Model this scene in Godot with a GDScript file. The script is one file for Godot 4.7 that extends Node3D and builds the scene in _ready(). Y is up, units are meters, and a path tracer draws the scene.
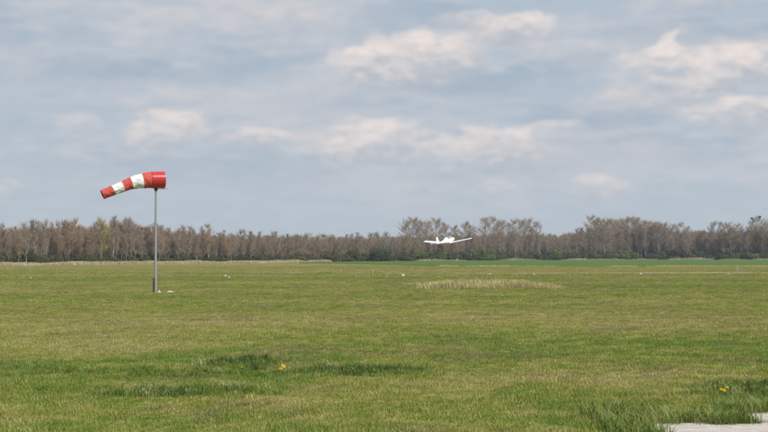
extends Node3D
# A grass airfield in early spring: windsock on a steel pole, a white low-wing aeroplane climbing out, bare woods behind.

const EYE := 1.7          # eye height above the field
const LENS := 1400.0      # focal length expressed in units of 1/768 picture width

var rng := RandomNumberGenerator.new()
var taken := {}
var n_big := FastNoiseLite.new()
var n_mid := FastNoiseLite.new()
var n_fine := FastNoiseLite.new()
var n_rise := FastNoiseLite.new()
var n_cloud := FastNoiseLite.new()
var n_veil := FastNoiseLite.new()
var n_warp := FastNoiseLite.new()

# ------------------------------------------------------------------ small helpers
func numbered(called: String) -> String:
	if not taken.has(called):
		taken[called] = 0
		return called
	taken[called] += 1
	return "%s_%03d" % [called, taken[called]]

func thing(called: String, label: String, category: String, at := Vector3.ZERO, turn := 0.0, group := "") -> Node3D:
	var o := Node3D.new()
	o.name = numbered(called)
	add_child(o)
	o.position = at
	o.rotation.y = turn
	tag(o, label, category, group)
	return o

func tag(o: Node, label: String, category := "", group := "", kind := "") -> void:
	if label: o.set_meta("label", label)
	if category: o.set_meta("category", category)
	if group: o.set_meta("group", group)
	if kind: o.set_meta("kind", kind)

func part(called: String, mesh: Mesh, mat: Material, parent: Node) -> MeshInstance3D:
	var o := MeshInstance3D.new()
	o.name = called if parent != self else numbered(called)
	o.mesh = mesh
	o.material_override = mat
	parent.add_child(o, true)
	return o

func mat(c: Color, rough := 0.8, metal := 0.0) -> StandardMaterial3D:
	var m := StandardMaterial3D.new()
	m.albedo_color = c.linear_to_srgb()
	m.roughness = rough
	m.metallic = metal
	return m

func noise_tex(freq: float, lo: Color, hi: Color, sd: int, size := 512) -> NoiseTexture2D:
	var n := FastNoiseLite.new()
	n.seed = sd
	n.frequency = freq
	n.fractal_octaves = 5
	var t := NoiseTexture2D.new()
	t.width = size
	t.height = size
	t.seamless = true
	t.noise = n
	var g := Gradient.new()
	g.set_color(0, lo.linear_to_srgb())
	g.set_color(1, hi.linear_to_srgb())
	t.color_ramp = g
	return t

func speckled(lo: Color, hi: Color, scale: float, sd: int, rough := 0.85, metal := 0.0) -> StandardMaterial3D:
	var m := StandardMaterial3D.new()
	m.albedo_texture = noise_tex(0.012, lo, hi, sd)
	m.uv1_triplanar = true
	m.uv1_scale = Vector3.ONE * scale
	m.roughness = rough
	m.metallic = metal
	return m

func tinted(rough := 0.8, back := Color(0, 0, 0)) -> StandardMaterial3D:
	var m := StandardMaterial3D.new()
	m.vertex_color_use_as_albedo = true
	m.roughness = rough
	m.metallic_specular = 0.12
	if back.r + back.g + back.b > 0.0:
		m.backlight_enabled = true
		m.backlight = back
	return m

class Shape:
	var v := PackedVector3Array()
	var n := PackedVector3Array()
	var c := PackedColorArray()
	var i := PackedInt32Array()
	func tri(a: Vector3, b: Vector3, d: Vector3, col := Color.WHITE) -> void:
		var s := v.size()
		var nn := (d - a).cross(b - a).normalized()
		v.append(a); v.append(b); v.append(d)
		n.append(nn); n.append(nn); n.append(nn)
		c.append(col); c.append(col); c.append(col)
		i.append(s); i.append(s + 1); i.append(s + 2)
	func quad(a: Vector3, b: Vector3, d: Vector3, e: Vector3, col := Color.WHITE) -> void:
		tri(a, b, d, col)
		tri(a, d, e, col)
	func box(at: Vector3, size: Vector3, b := Basis.IDENTITY, bevel := 0.0) -> void:
		# a chamfered box
		var h := size / 2
		var e := minf(bevel, minf(h.x, minf(h.y, h.z)) * 0.9)
		var pts := []
		for k in 8:
			var s := Vector3(1 if k & 1 else -1, 1 if k & 2 else -1, 1 if k & 4 else -1)
			pts.append([s * Vector3(h.x, h.y - e, h.z - e), s * Vector3(h.x - e, h.y, h.z - e), s * Vector3(h.x - e, h.y - e, h.z)])
		var face := func(list: Array):
			var q := PackedVector3Array()
			var mid := Vector3.ZERO
			for p in list:
				q.append(at + b * (p as Vector3))
				mid += at + b * (p as Vector3)
			mid /= list.size()
			var nn := (q[2] - q[0]).cross(q[1] - q[0])
			var flip: bool = nn.dot(mid - at) < 0
			for k in range(1, q.size() - 1):
				if flip: tri(q[0], q[k + 1], q[k])
				else: tri(q[0], q[k], q[k + 1])
		for axis in 3:
			var bit := 1 << axis
			var b1 := 1 << ((axis + 1) % 3)
			var b2 := 1 << ((axis + 2) % 3)
			for side in [0, bit]:
				face.call([pts[side][axis], pts[side | b1][axis], pts[side | b1 | b2][axis], pts[side | b2][axis]])
			if e > 0.0:
				for s1 in [0, b1]:
					for s2 in [0, b2]:
						var a1 := (axis + 1) % 3
						var a2 := (axis + 2) % 3
						face.call([pts[s1 | s2][a1], pts[s1 | s2 | bit][a1], pts[s1 | s2 | bit][a2], pts[s1 | s2][a2]])
		if e > 0.0:
			for k in 8:
				face.call([pts[k][0], pts[k][1], pts[k][2]])
	func loft(rings: Array, closed_a := true, closed_b := true, wrap := true) -> void:
		# rings: arrays of the same number of points; smooth normals across the skin
		var m: int = rings[0].size()
		var s := v.size()
		for r in rings.size():
			for k in m:
				var p: Vector3 = rings[r][k]
				var ka := (k + m - 1) % m if wrap else maxi(k - 1, 0)
				var kb := (k + 1) % m if wrap else mini(k + 1, m - 1)
				var ra := maxi(r - 1, 0)
				var rb := mini(r + 1, rings.size() - 1)
				var nn: Vector3 = (rings[rb][k] - rings[ra][k]).cross(rings[r][kb] - rings[r][ka])
				v.append(p); n.append(nn.normalized()); c.append(Color.WHITE)
		for r in rings.size() - 1:
			for k in (m if wrap else m - 1):
				var a := s + r * m + k
				var b := s + r * m + (k + 1) % m
				i.append_array(PackedInt32Array([a, b, b + m, a, b + m, a + m]))
		for e in 2:
			if (e == 0 and closed_a) or (e == 1 and closed_b):
				var ring: Array = rings[0] if e == 0 else rings[-1]
				var mid := Vector3.ZERO
				for p in ring: mid += p
				mid /= m
				for k in m:
					if e == 0: tri(mid, ring[(k + 1) % m], ring[k])
					else: tri(mid, ring[k], ring[(k + 1) % m])
	func tube(path: Array, radii: Array, sides := 8, cap := true) -> void:
		var rings := []
		for k in path.size():
			var d: Vector3 = (path[mini(k + 1, path.size() - 1)] - path[maxi(k - 1, 0)]).normalized()
			var x := d.cross(Vector3.UP if absf(d.y) < 0.9 else Vector3.RIGHT).normalized()
			var y := x.cross(d)
			var ring := []
			for j in sides:
				var a := TAU * j / sides
				ring.append(path[k] + (x * cos(a) + y * sin(a)) * radii[k])
			rings.append(ring)
		loft(rings, cap, cap)
	func done() -> ArrayMesh:
		var a := []
		a.resize(Mesh.ARRAY_MAX)
		a[Mesh.ARRAY_VERTEX] = v
		a[Mesh.ARRAY_NORMAL] = n
		a[Mesh.ARRAY_COLOR] = c
		a[Mesh.ARRAY_INDEX] = i
		var m := ArrayMesh.new()
		m.add_surface_from_arrays(Mesh.PRIMITIVE_TRIANGLES, a)
		return m

# world position on the field for a bearing (in 1/768 widths) and a distance
func spot(px: float, d: float, up := 0.0) -> Vector3:
	return Vector3((px - 384.0) / LENS * d, up, -d)

func far(py: float) -> float:   # distance at which flat ground lies that far under the horizon
	return LENS * EYE / (py - 256.0)

# ------------------------------------------------------------------ sky
var clouds := []     # [azimuth, elevation, half width, half height, white, warm]
var banks := []      # [azimuth, elevation, half width, half height, amount]  blue-grey gaps between the sheets

func plan_clouds() -> void:
	var k := LENS * PI / 180.0
	for q in [[400, 60, 62, 24, 0.85], [362, 62, 20, 18, 0.95], [440, 52, 40, 16, 0.8], [515, 31, 42, 15, 0.85], [470, 22, 30, 9, 0.5], [700, 74, 68, 30, 0.85], [664, 60, 20, 16, 0.9], [745, 66, 34, 20, 0.8], [738, 116, 50, 14, 0.8],
			[385, 140, 58, 19, 0.8], [345, 146, 30, 12, 0.7], [495, 149, 54, 21, 0.75], [262, 139, 34, 9, 0.7], [172, 130, 46, 17, 0.75], [80, 127, 22, 9, 0.4], [600, 186, 27, 10, 0.6], [500, 188, 17, 6, 0.5],
			[562, 127, 28, 7, 0.55], [430, 186, 40, 8, 0.3], [18, 188, 15, 8, 0.45], [110, 186, 40, 10, 0.2], [620, 105, 50, 12, 0.45], [60, 65, 60, 14, 0.2], [250, 20, 120, 24, 0.35], [570, 55, 50, 14, 0.4], [690, 8, 60, 10, 0.4]]:
		clouds.append([(q[0] - 384.0) / k, (256.0 - q[1]) / k, q[2] / k, q[3] / k, q[4]])
	for q in [[470, 82, 100, 14, 0.8], [420, 18, 55, 18, 0.5], [120, 72, 75, 13, 0.7], [250, 66, 60, 14, 0.5], [680, 38, 100, 10, 0.6], [600, 118, 90, 12, 0.7], [240, 170, 160, 16, 0.35], [20, 30, 60, 20, 0.4], [330, 105, 90, 12, 0.3], [640, 150, 130, 14, 0.3]]:
		banks.append([(q[0] - 384.0) / k, (256.0 - q[1]) / k, q[2] / k, q[3] / k, q[4]])
	for j in 90:      # the same kind of broken cloud all round
		var az := rng.randf_range(20, 340)
		if az > 180: az -= 360
		var el := 1.5 + pow(rng.randf(), 1.6) * 24.0
		var w := rng.randf_range(1.0, 3.5) * (0.6 + el * 0.07)
		clouds.append([az, el, w, w * rng.randf_range(0.25, 0.45), rng.randf_range(0.3, 0.9)])
		banks.append([az + rng.randf_range(-4, 4), el + rng.randf_range(-2, 2), w * 1.8, w * 0.3, rng.randf_range(0.2, 0.7)])

func sky_at(az: float, el: float, near_clouds: Array, near_banks: Array) -> Color:
	var a := deg_to_rad(az)
	var e := deg_to_rad(el)
	var dir := Vector3(sin(a) * cos(e), sin(e), -cos(a) * cos(e))
	var p := Vector3(dir.x, dir.y * 2.2, dir.z) * 100.0
	var wx := n_warp.get_noise_3dv(p)
	var wy := n_warp.get_noise_3dv(p + Vector3(50, 31, 7))
	# clear air
	var t := clampf(el / 60.0, 0.0, 1.0)
	var c := Color(0.498, 0.558, 0.612).lerp(Color(0.37, 0.47, 0.62), pow(t, 0.6))
	# thin sheets of high cloud, drawn out along the horizon
	var q := Vector3(dir.x, dir.y * 4.0, dir.z) * 100.0
	var fine := n_cloud.get_noise_3dv(q * 0.9)
	var veil := n_veil.get_noise_3dv(q + Vector3(wx, wy, 0) * 5.0) * 0.8 + fine * 0.3
	var v := smoothstep(-0.35, 0.40, veil) * smoothstep(0.5, 4.5, el)
	c = c.lerp(Color(0.585, 0.598, 0.640), v * 0.9)
	for b in near_banks:
		var dx: float = (az - b[0]) / b[2] + wx * 0.7
		var dy: float = (el - b[1]) / b[3] + wy * 0.8 + fine * 0.9
		var m := 1.0 - smoothstep(0.1, 1.7, dx * dx + dy * dy)
		c = c.lerp(Color(0.325, 0.415, 0.520), m * b[4] * 0.62)
	var lumps := n_cloud.get_noise_3dv(p)
	var lumps2 := n_cloud.get_noise_3dv(p * 2.1 + Vector3(9, 0, 4))
	for b in near_clouds:
		var dx: float = (az - b[0]) / b[2] + wx * 0.55
		var dy: float = (el - b[1]) / b[3] + wy * 0.5
		var r := (dx * dx + dy * dy * (1.0 if dy > 0 else 0.75)) * 0.72
		if r > 3.5: continue
		r += lumps * 0.74 + lumps2 * 0.36
		var soft := 0.8 if dy < 0.0 else lerpf(0.85, 0.38, smoothstep(0.0, 0.35, dy))      # crisp crowns, ragged melting bases
		var m: float = (1.0 - smoothstep(0.75 - soft, 0.75 + soft, r)) * minf(1.0, b[4] * 1.15)
		var lit := clampf(0.52 + dy * 0.5 - dx * 0.14 + lumps2 * 0.6 - lumps * 0.3, 0.0, 1.0)
		var cc := Color(0.485, 0.520, 0.575).lerp(Color(0.88, 0.785, 0.74), lit * (0.45 + 0.55 * b[4]))
		c = c.lerp(cc, m * 0.9)
	var g := fine * 0.022 + lumps2 * 0.010
	c = Color(c.r + g * 1.15, c.g + g, c.b + g * 0.85)
	return c.linear_to_srgb()

func make_sky() -> ImageTexture:
	plan_clouds()
	var low_w := 720
	var low_h := 180      # upper half only: half a degree each
	var up := Image.create(low_w, low_h, false, Image.FORMAT_RGB8)
	for x in low_w:
		var az := wrapf((x + 0.5) / low_w * 360.0, -180.0, 180.0)
		var nc := clouds.filter(func(b): return absf(wrapf(az - b[0], -180, 180)) < b[2] * 2.4)
		var nb := banks.filter(func(b): return absf(wrapf(az - b[0], -180, 180)) < b[2] * 2.4)
		for y in low_h:
			var el := 90.0 - (y + 0.5) / low_h * 90.0
			up.set_pixel(x, y, sky_at(az, el, nc, nb))
	up.resize(4096, 1024, Image.INTERPOLATE_CUBIC)
	var im := Image.create(4096, 2048, false, Image.FORMAT_RGB8)
	im.fill(Color(0.10, 0.105, 0.05).linear_to_srgb())
	im.blit_rect(up, Rect2i(0, 0, 4096, 1024), Vector2i.ZERO)
	# the sector the lens looks into, and some way round it, at full resolution
	for col in range(-260, 260):
		var x := posmod(col, 4096)
		var az := (col + 0.5) / 4096.0 * 360.0
		var nc := clouds.filter(func(b): return absf(az - b[0]) < b[2] * 2.4)
		var nb := banks.filter(func(b): return absf(az - b[0]) < b[2] * 2.4)
		for y in range(1024 - 150, 1024):
			var el := 90.0 - (y + 0.5) / 1024.0 * 90.0
			im.set_pixel(x, y, sky_at(az, el, nc, nb))
	return ImageTexture.create_from_image(im)

# ------------------------------------------------------------------ the lie of the field and what grows on it
var lush := []     # [cx, cz, rx, rz, amount]   thick dark growth
var fresh := []    # new green growth, no taller than the rest
var dry := []      # withered thatch
func patch(list: Array, px0: float, px1: float, py0: float, py1: float, amount: float) -> void:
	var d0 := far(py1)
	var d1 := far(py0)
	var d := (d0 + d1) / 2
	var x0 := (px0 - 384) / LENS * d
	var x1 := (px1 - 384) / LENS * d
	list.append([(x0 + x1) / 2, -d, (x1 - x0) / 2, (d1 - d0) / 2, amount])

func plan_field() -> void:
	patch(lush, 185, 300, 361, 375, 0.9)
	patch(lush, 60, 210, 365, 376, 0.7)
	patch(lush, 285, 435, 366, 376, 0.9)
	patch(lush, 90, 250, 386, 396, 0.8)
	patch(lush, -40, 190, 365, 378, 0.55)
	patch(lush, 700, 860, 376, 416, 0.66)
	patch(lush, 610, 710, 402, 426, 0.55)
	patch(fresh, 360, 700, 334, 362, 0.8)
	patch(fresh, 640, 880, 336, 366, 0.7)
	patch(fresh, -60, 420, 352, 384, 0.6)
	patch(fresh, 520, 700, 392, 440, 0.6)
	patch(fresh, 330, 520, 404, 445, 0.4)
	patch(fresh, -40, 330, 398, 450, 0.5)
	patch(dry, -50, 420, 314, 336, 0.40)
	patch(dry, 380, 800, 312, 330, 0.40)
	patch(dry, -40, 230, 338, 356, 0.45)
	patch(dry, 510, 640, 374, 392, 0.5)
	patch(dry, 380, 530, 376, 392, 0.35)
	patch(dry, 640, 740, 385, 402, 0.45)
	patch(dry, 240, 420, 394, 410, 0.25)

func within(list: Array, x: float, z: float, w: float) -> float:
	var s := 0.0
	for b in list:
		var dx: float = (x - b[0]) / b[2]
		var dz: float = (z - b[1]) / b[3]
		var r := dx * dx + dz * dz
		if r < 4.0:
			s = maxf(s, b[4] * (1.0 - smoothstep(-0.2, 1.9, r + w)))
	return s

func rise(x: float, z: float) -> float:
	var d := -z
	var h := n_rise.get_noise_2d(x, z) * 0.07 + n_mid.get_noise_2d(x * 0.5, z * 0.5) * 0.02
	h *= 1.0 - smoothstep(60.0, 120.0, d)
	var near_slab := smoothstep(1.9, 2.6, x) * (1.0 - smoothstep(15.2, 16.2, d))
	return lerpf(h, -0.05, near_slab)

# how bare and pale the ground is where wheels have worn the long track across the field
func track_line(px: float) -> Vector2:      # middle and half width
	var w := 1.7 + n_big.get_noise_2d(px * 0.25, 40.0) * 3.5 + smoothstep(540, 640, px) * 1.2
	w *= smoothstep(170, 300, px)
	return Vector2(141.0 - smoothstep(200, 420, px) * 4.0 + smoothstep(520, 600, px) * 4.0, maxf(w, 0.2))

func on_track(x: float, z: float) -> float:
	if z > -125.0 or z < -155.0: return 0.0
	var t := track_line(384.0 - x / z * LENS)
	return 1.0 - smoothstep(0.7, 1.3, absf(-z - t.x) / t.y + n_fine.get_noise_2d(x, z) * 0.3)

# returns [colour, lushness]
func growth(x: float, z: float) -> Array:
	var d := -z
	var a := n_big.get_noise_2d(x, z)
	var b := n_mid.get_noise_2d(x, z)
	var f := n_fine.get_noise_2d(x, z)
	var w := b * 0.9 + f * 0.35
	var lu := within(lush, x, z, w * 1.9 + 0.1) if d < 40.0 else 0.0
	var fr := within(fresh, x, z, w) if d < 40.0 else 0.0
	var dr := within(dry, x, z, w) if d < 60.0 else 0.0
	var base := 0.42 + a * 0.28 + b * 0.42 + f * 0.42
	var stripe := n_big.get_noise_2d(x * 0.12 + 40.0, z * 0.55)     # old mowing swaths lie across the field
	base += stripe * smoothstep(25.0, 70.0, d) * 0.5
	base += 0.16 * smoothstep(140.0, 150.0, d) - 0.06 * smoothstep(80.0, 95.0, d) * (1.0 - smoothstep(140.0, 150.0, d))
	var dryness := clampf(base - 0.07 * (1.0 - smoothstep(24.0, 32.0, d)) + dr * 0.75 - lu * 0.5 - fr * 0.42, 0.0, 1.0)
	var c := Color(0.168, 0.244, 0.044).lerp(Color(0.275, 0.295, 0.066), smoothstep(0.05, 0.4, dryness))
	c = c.lerp(Color(0.370, 0.345, 0.122), smoothstep(0.4, 0.75, dryness))
	c = c.lerp(Color(0.375, 0.32, 0.165), smoothstep(0.75, 1.05, dryness))
	# brown dead thatch shows between the blades in places
	var th := smoothstep(0.12, 0.6, n_mid.get_noise_2d(x * 0.8 + 300.0, z * 0.8) * 0.8 + n_fine.get_noise_2d(x + 90.0, z) * 0.5 + n_big.get_noise_2d(x + 500.0, z) * 0.4 + 0.12 * smoothstep(24.0, 34.0, d))
	c = c.lerp(Color(0.255, 0.208, 0.112), th * 0.65)
	c = c.lerp(Color(0.150, 0.205, 0.042), smoothstep(0.0, 0.5, lu) * 0.8)
	c = c.lerp(Color(0.092, 0.138, 0.042), smoothstep(0.5, 0.95, lu) * 0.85)
	var tr := on_track(x, z)
	c = c.lerp(Color(0.44, 0.39, 0.22), tr * 0.7)
	return [c, lu]

func make_ground() -> void:
	var xs := [0.0]
	var x := 0.0
	while x < 2600.0:
		x += 0.55 if x < 14.0 else 0.55 + (x - 14.0) * 0.16
		xs.append(x)
		xs.push_front(-x)
	var zs := []
	var z := 30.0
	while z > -2600.0:
		zs.append(z)
		var d := -z
		z -= 3.0 if d < 9.0 else 0.45 if d < 45.0 else 0.45 + (d - 45.0) * 0.03
	var sh := Shape.new()
	var w := xs.size()
	for zz in zs:
		for xx in xs:
			sh.v.append(Vector3(xx, rise(xx, zz), zz))
			sh.n.append(Vector3.UP)
			var c: Color = growth(xx, zz)[0]
			sh.c.append(c)
	for r in zs.size() - 1:
		for k in w - 1:
			var a := r * w + k
			sh.i.append_array(PackedInt32Array([a, a + w, a + w + 1, a, a + w + 1, a + 1]))
	var st := SurfaceTool.new()
	st.create_from(sh.done(), 0)
	st.generate_normals()
	var m := tinted(0.95)
	m.albedo_texture = noise_tex(0.03, Color(0.35, 0.33, 0.28), Color(1, 1, 1), 5)
	m.uv1_triplanar = true
	m.uv1_world_triplanar = true
	m.uv1_scale = Vector3.ONE * 0.35
	var o := part("ground", st.commit(), m, self)
	tag(o, "flat mown airfield meadow of green and withered grass", "", "", "structure")

# ribbon of ground laid between two lines of points, jagged along both edges
func ribbon(called: String, label: String, near_edge: Array, far_edge: Array, rows: int, up: float, lo: Color, hi: Color, jag: float, sd: int) -> MeshInstance3D:
	var sh := Shape.new()
	var r := RandomNumberGenerator.new()
	r.seed = sd
	var cols := near_edge.size()
	for k in rows + 1:
		for j in cols:
			var t := float(k) / rows
			var p: Vector3 = (near_edge[j] as Vector3).lerp(far_edge[j], t)
			if k == 0 or k == rows: p.z += r.randf_range(-jag, jag)
			p.y = rise(p.x, p.z) + up * (0.3 if k == 0 or k == rows else 1.0)
			sh.v.append(p)
			sh.n.append(Vector3.UP)
			var q := clampf(0.5 + n_big.get_noise_2d(p.x * 0.6, p.z * 0.6) * 0.8 + r.randf_range(-0.2, 0.2), 0, 1)
			sh.c.append(lo.lerp(hi, q))
	for k in rows:
		for j in cols - 1:
			var a := k * cols + j
			sh.i.append_array(PackedInt32Array([a, a + cols, a + cols + 1, a, a + cols + 1, a + 1]))
	var m := tinted(0.95)
	m.albedo_texture = noise_tex(0.04, Color(0.6, 0.6, 0.6), Color(1, 1, 1), sd, 256)
	m.uv1_triplanar = true
	m.uv1_world_triplanar = true
	m.uv1_scale = Vector3.ONE * 0.15
	var o := part(called, sh.done(), m, self)
	tag(o, label, "", "", "structure")
	return o

# ------------------------------------------------------------------ grasses
func tuft_mesh(sd: int, blades: int, radius: float, h0: float, h1: float, width: float, lean: float, spread := 0.12) -> ArrayMesh:
	var r := RandomNumberGenerator.new()
	r.seed = sd
	var sh := Shape.new()
	for k in blades:
		var a := r.randf() * TAU
		var rr := sqrt(r.randf()) * radius
		var p := Vector3(cos(a) * rr, -0.015, sin(a) * rr)
		var h := r.randf_range(h0, h1)
		var la := r.randf() * TAU
		var out := Vector3(cos(la), 0, sin(la)) * h * lean * r.randf_range(0.3, 1.0)
		var side := Vector3(-sin(la + r.randf_range(-0.8, 0.8)), 0, cos(la)) .normalized() * width * r.randf_range(0.7, 1.2) * 0.5
		var mid := p + Vector3(0, h * 0.62, 0) + out * 0.4
		var tip := p + Vector3(0, h * (1.0 - lean * 0.25), 0) + out
		var g := 1.0 + r.randf_range(-spread, spread)
		var col := Color(g * (1.0 + r.randf_range(-spread, spread)), g, g * (1.0 + r.randf_range(-spread, spread)))
		sh.quad(p - side, mid - side * 0.8, mid + side * 0.8, p + side, col)
		sh.tri(mid - side * 0.8, tip, mid + side * 0.8, col)
	return sh.done()

func spread_grass(called: String, label: String, mesh: Mesh, m: Material, list: Array) -> void:
	# list of [Transform3D, Color]
	var mm := MultiMesh.new()
	mm.transform_format = MultiMesh.TRANSFORM_3D
	mm.use_colors = true
	mm.mesh = mesh
	mm.instance_count = list.size()
	for k in list.size():
		mm.set_instance_transform(k, list[k][0])
		mm.set_instance_color(k, list[k][1])
	var o := MultiMeshInstance3D.new()
	o.name = numbered(called)
	o.multimesh = mm
	o.material_override = m
	add_child(o)
	tag(o, label, "grass", "", "stuff")

func place(x: float, z: float, sx: float, sy: float, sink := 0.0) -> Transform3D:
	var b := Basis(Vector3.UP, rng.randf() * TAU).scaled(Vector3(sx, sy, sx))
	return Transform3D(b, Vector3(x, rise(x, z) - sink, z))

func on_slab(x: float, d: float) -> bool:
	return (x > 2.62 and d < 14.22) or (x > 3.72 and d < 15.02)

func make_grass() -> void:
	var m := tinted(0.75, Color(0.35, 0.35, 0.2))
	var short := []
	var tall := []
	for zone in [[8.0, 26.0, 150.0, 0.95], [26.0, 50.0, 75.0, 1.15], [50.0, 110.0, 28.0, 1.6], [110.0, 235.0, 7.0, 2.6]]:
		var count := int(zone[2] * 0.31 * (zone[1] * zone[1] - zone[0] * zone[0]) * 0.85)
		for k in count:
			var d := sqrt(rng.randf_range(zone[0] * zone[0], zone[1] * zone[1]))
			var x := rng.randf_range(-0.31, 0.31) * d + rng.randf_range(-1.2, 1.2)
			if on_slab(x, d): continue
			if rng.randf() < on_track(x, -d) * 0.75: continue
			var g := growth(x, -d)
			var c: Color = g[0]
			var lu: float = g[1]
			# single straws and greener shoots are mixed in everywhere
			var roll := rng.randf()
			if roll < 0.15: c = c.lerp(Color(0.52, 0.45, 0.24), rng.randf_range(0.3, 0.8))
			elif roll < 0.30: c = c.lerp(Color(0.135, 0.20, 0.042), rng.randf_range(0.2, 0.7))
			var v := rng.randf_range(0.78, 1.2)
			c = Color(c.r * v, c.g * v, c.b * v)
			var s: float = zone[3] * rng.randf_range(0.75, 1.3)
			var hgt: float = (0.75 + lu * 0.45 + n_fine.get_noise_2d(x * 0.4, d * 0.4) * 0.5) * rng.randf_range(0.7, 1.25) * (1.0 + (zone[3] - 1.0) * 0.25)
			short.append([place(x, -d, s, hgt), c])
			if zone[0] < 30 and lu > 0.25 and rng.randf() < lu * 0.28:
				tall.append([place(x, -d, rng.randf_range(0.8, 1.4), rng.randf_range(0.5, 1.0) * (0.3 + lu * 0.42)), Color(c.r * 0.95, c.g, c.b)])
	# rank tufts hanging over the edge of the concrete
	for k in 760:
		var x := rng.randf_range(2.2, 6.5)
		var d := 14.2 + absf(rng.randfn(0.0, 0.35)) - 0.14 if x < 3.7 else 15.0 + absf(rng.randfn(0.0, 0.4)) - 0.14
		if x < 2.75: d = rng.randf_range(12.5, 15.5)
		var g := n_mid.get_noise_2d(x * 2.0, d * 2.0)
		if g < -0.25: continue
		var c := Color(0.125, 0.205, 0.042).lerp(Color(0.42, 0.38, 0.16), clampf(rng.randf() * 0.6 - g * 0.5, 0, 1))
		tall.append([place(minf(x, 2.6) if x < 2.75 else x, -d, rng.randf_range(0.8, 1.5), rng.randf_range(0.5, 1.0)), c])
	# weeds rooted in the joint between the two slabs
	for k in 60:
		var x := 3.75 + absf(rng.randfn(0.0, 1.2))
		tall.append([place(x, -14.24 + rng.randf_range(-0.02, 0.02), 0.3, rng.randf_range(0.2, 0.45)), Color(0.10, 0.14, 0.04)])
	var half := short.size() / 2
	spread_grass("short_grass", "short mixed green and withered grass covering the airfield", tuft_mesh(11, 30, 0.13, 0.035, 0.105, 0.0045, 0.75), m, short.slice(0, half))
	spread_grass("short_grass", "short mixed green and withered grass covering the airfield", tuft_mesh(12, 30, 0.13, 0.03, 0.095, 0.0055, 0.9), m, short.slice(half))
	spread_grass("tall_grass", "rank dark green grass tufts by the concrete and in hollows", tuft_mesh(13, 30, 0.10, 0.12, 0.34, 0.007, 0.6), m, tall)
	# tall withered grass left unmown
	var straw := []
	for k in 2600:
		var px := rng.randf_range(396, 570)
		var d := 73.0 + 14.0 * rng.randf() * rng.randf()
		var p := spot(px, d)
		var edge := smoothstep(394, 450, px) * (1.0 - smoothstep(510, 572, px))
		var g := n_mid.get_noise_2d(p.x * 0.7, d * 0.25)
		if rng.randf() > edge * (0.55 + g * 0.9): continue
		var tone := rng.randf()
		straw.append([place(p.x, p.z, rng.randf_range(1.0, 1.8), rng.randf_range(0.3, 0.95) * (0.3 + 0.6 * edge) * (1.0 + g * 0.6)), Color(0.56, 0.48, 0.27).lerp(Color(0.43, 0.38, 0.18), tone)])
	spread_grass("withered_grass", "patch of tall withered straw-coloured grass standing in the meadow", tuft_mesh(14, 26, 0.28, 0.16, 0.6, 0.009, 0.45), m, straw)
	# withered reeds along the foot of the plantation
	var reeds := []
	for k in 8000:
		var px := rng.randf_range(-40, 330)
		var d := edge_of_wood(px)
		var p := spot(px, d - rng.randf_range(2.0, 14.0) * (1.0 - smoothstep(240, 340, px) * 0.7))
		var g := n_big.get_noise_2d(p.x * 1.3, p.z * 0.4)
		if rng.randf() > (0.8 + g) * smoothstep(-20, 40, px + 20): continue
		reeds.append([place(p.x, p.z, rng.randf_range(1.4, 2.4), rng.randf_range(0.4, 1.0) + g * 0.5), Color(0.58, 0.50, 0.34).lerp(Color(0.48, 0.41, 0.26), rng.randf())])
	for k in 1500:   # broken fringe beyond the crop
		var px := rng.randf_range(330, 860)
		var d := edge_of_wood(px)
		var g := n_big.get_noise_2d(px * 0.11, 7.0) + (0.5 if px > 670 and px < 712 else 0.0)
		if rng.randf() > smoothstep(-0.15, 0.45, g): continue
		var p := spot(px, d - rng.randf_range(3.0, 9.0))
		reeds.append([place(p.x, p.z, rng.randf_range(3.0, 5.0), rng.randf_range(0.5, 1.5) * (0.6 + g)), Color(0.56, 0.49, 0.34).lerp(Color(0.36, 0.29, 0.16), rng.randf())])
	spread_grass("dry_reeds", "pale dry reeds along the foot of the bare wood", tuft_mesh(15, 36, 0.4, 0.25, 0.85, 0.018, 0.45), m, reeds)
	var margin := []
	for k in 1700:
		var px := rng.randf_range(440, 840)
		var p := spot(px, crop_near(px) - rng.randf_range(0.0, 7.0))
		var g := n_big.get_noise_2d(p.x * 0.9, 3.0) + smoothstep(690, 760, px) * 0.5
		if rng.randf() > smoothstep(-0.35, 0.5, g): continue
		margin.append([place(p.x, p.z, rng.randf_range(1.5, 2.6), rng.randf_range(0.25, 0.65)), Color(0.54, 0.46, 0.26).lerp(Color(0.38, 0.34, 0.16), rng.randf())])
	spread_grass("field_margin", "strip of straw-coloured grass along the near edge of the crop", tuft_mesh(16, 26, 0.3, 0.3, 0.6, 0.02, 0.4), m, margin)

# ------------------------------------------------------------------ woods
const EDGE := [[-160, 205], [0, 250], [130, 297], [260, 340], [400, 449], [520, 560], [640, 620], [768, 590], [900, 570]]
func edge_of_wood(px: float) -> float:
	for k in EDGE.size() - 1:
		if px <= EDGE[k + 1][0]:
			return lerpf(EDGE[k][1], EDGE[k + 1][1], clampf((px - EDGE[k][0]) / float(EDGE[k + 1][0] - EDGE[k][0]), 0, 1))
	return EDGE[-1][1]

func crop_near(px: float) -> float:
	return lerpf(330.0, 224.0, smoothstep(290.0, 480.0, px))

func bough(sh: Shape, a: Vector3, b: Vector3, r0: float, r1: float) -> void:
	# three-sided tapering branch
	var d := (b - a).normalized()
	var x := d.cross(Vector3.UP if absf(d.y) < 0.9 else Vector3.RIGHT).normalized()
	var y := x.cross(d)
	for k in 3:
		var o0 := x * cos(TAU * k / 3) + y * sin(TAU * k / 3)
		var o1 := x * cos(TAU * (k + 1) / 3) + y * sin(TAU * (k + 1) / 3)
		sh.quad(a + o0 * r0, a + o1 * r0, b + o1 * r1, b + o0 * r1)

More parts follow.
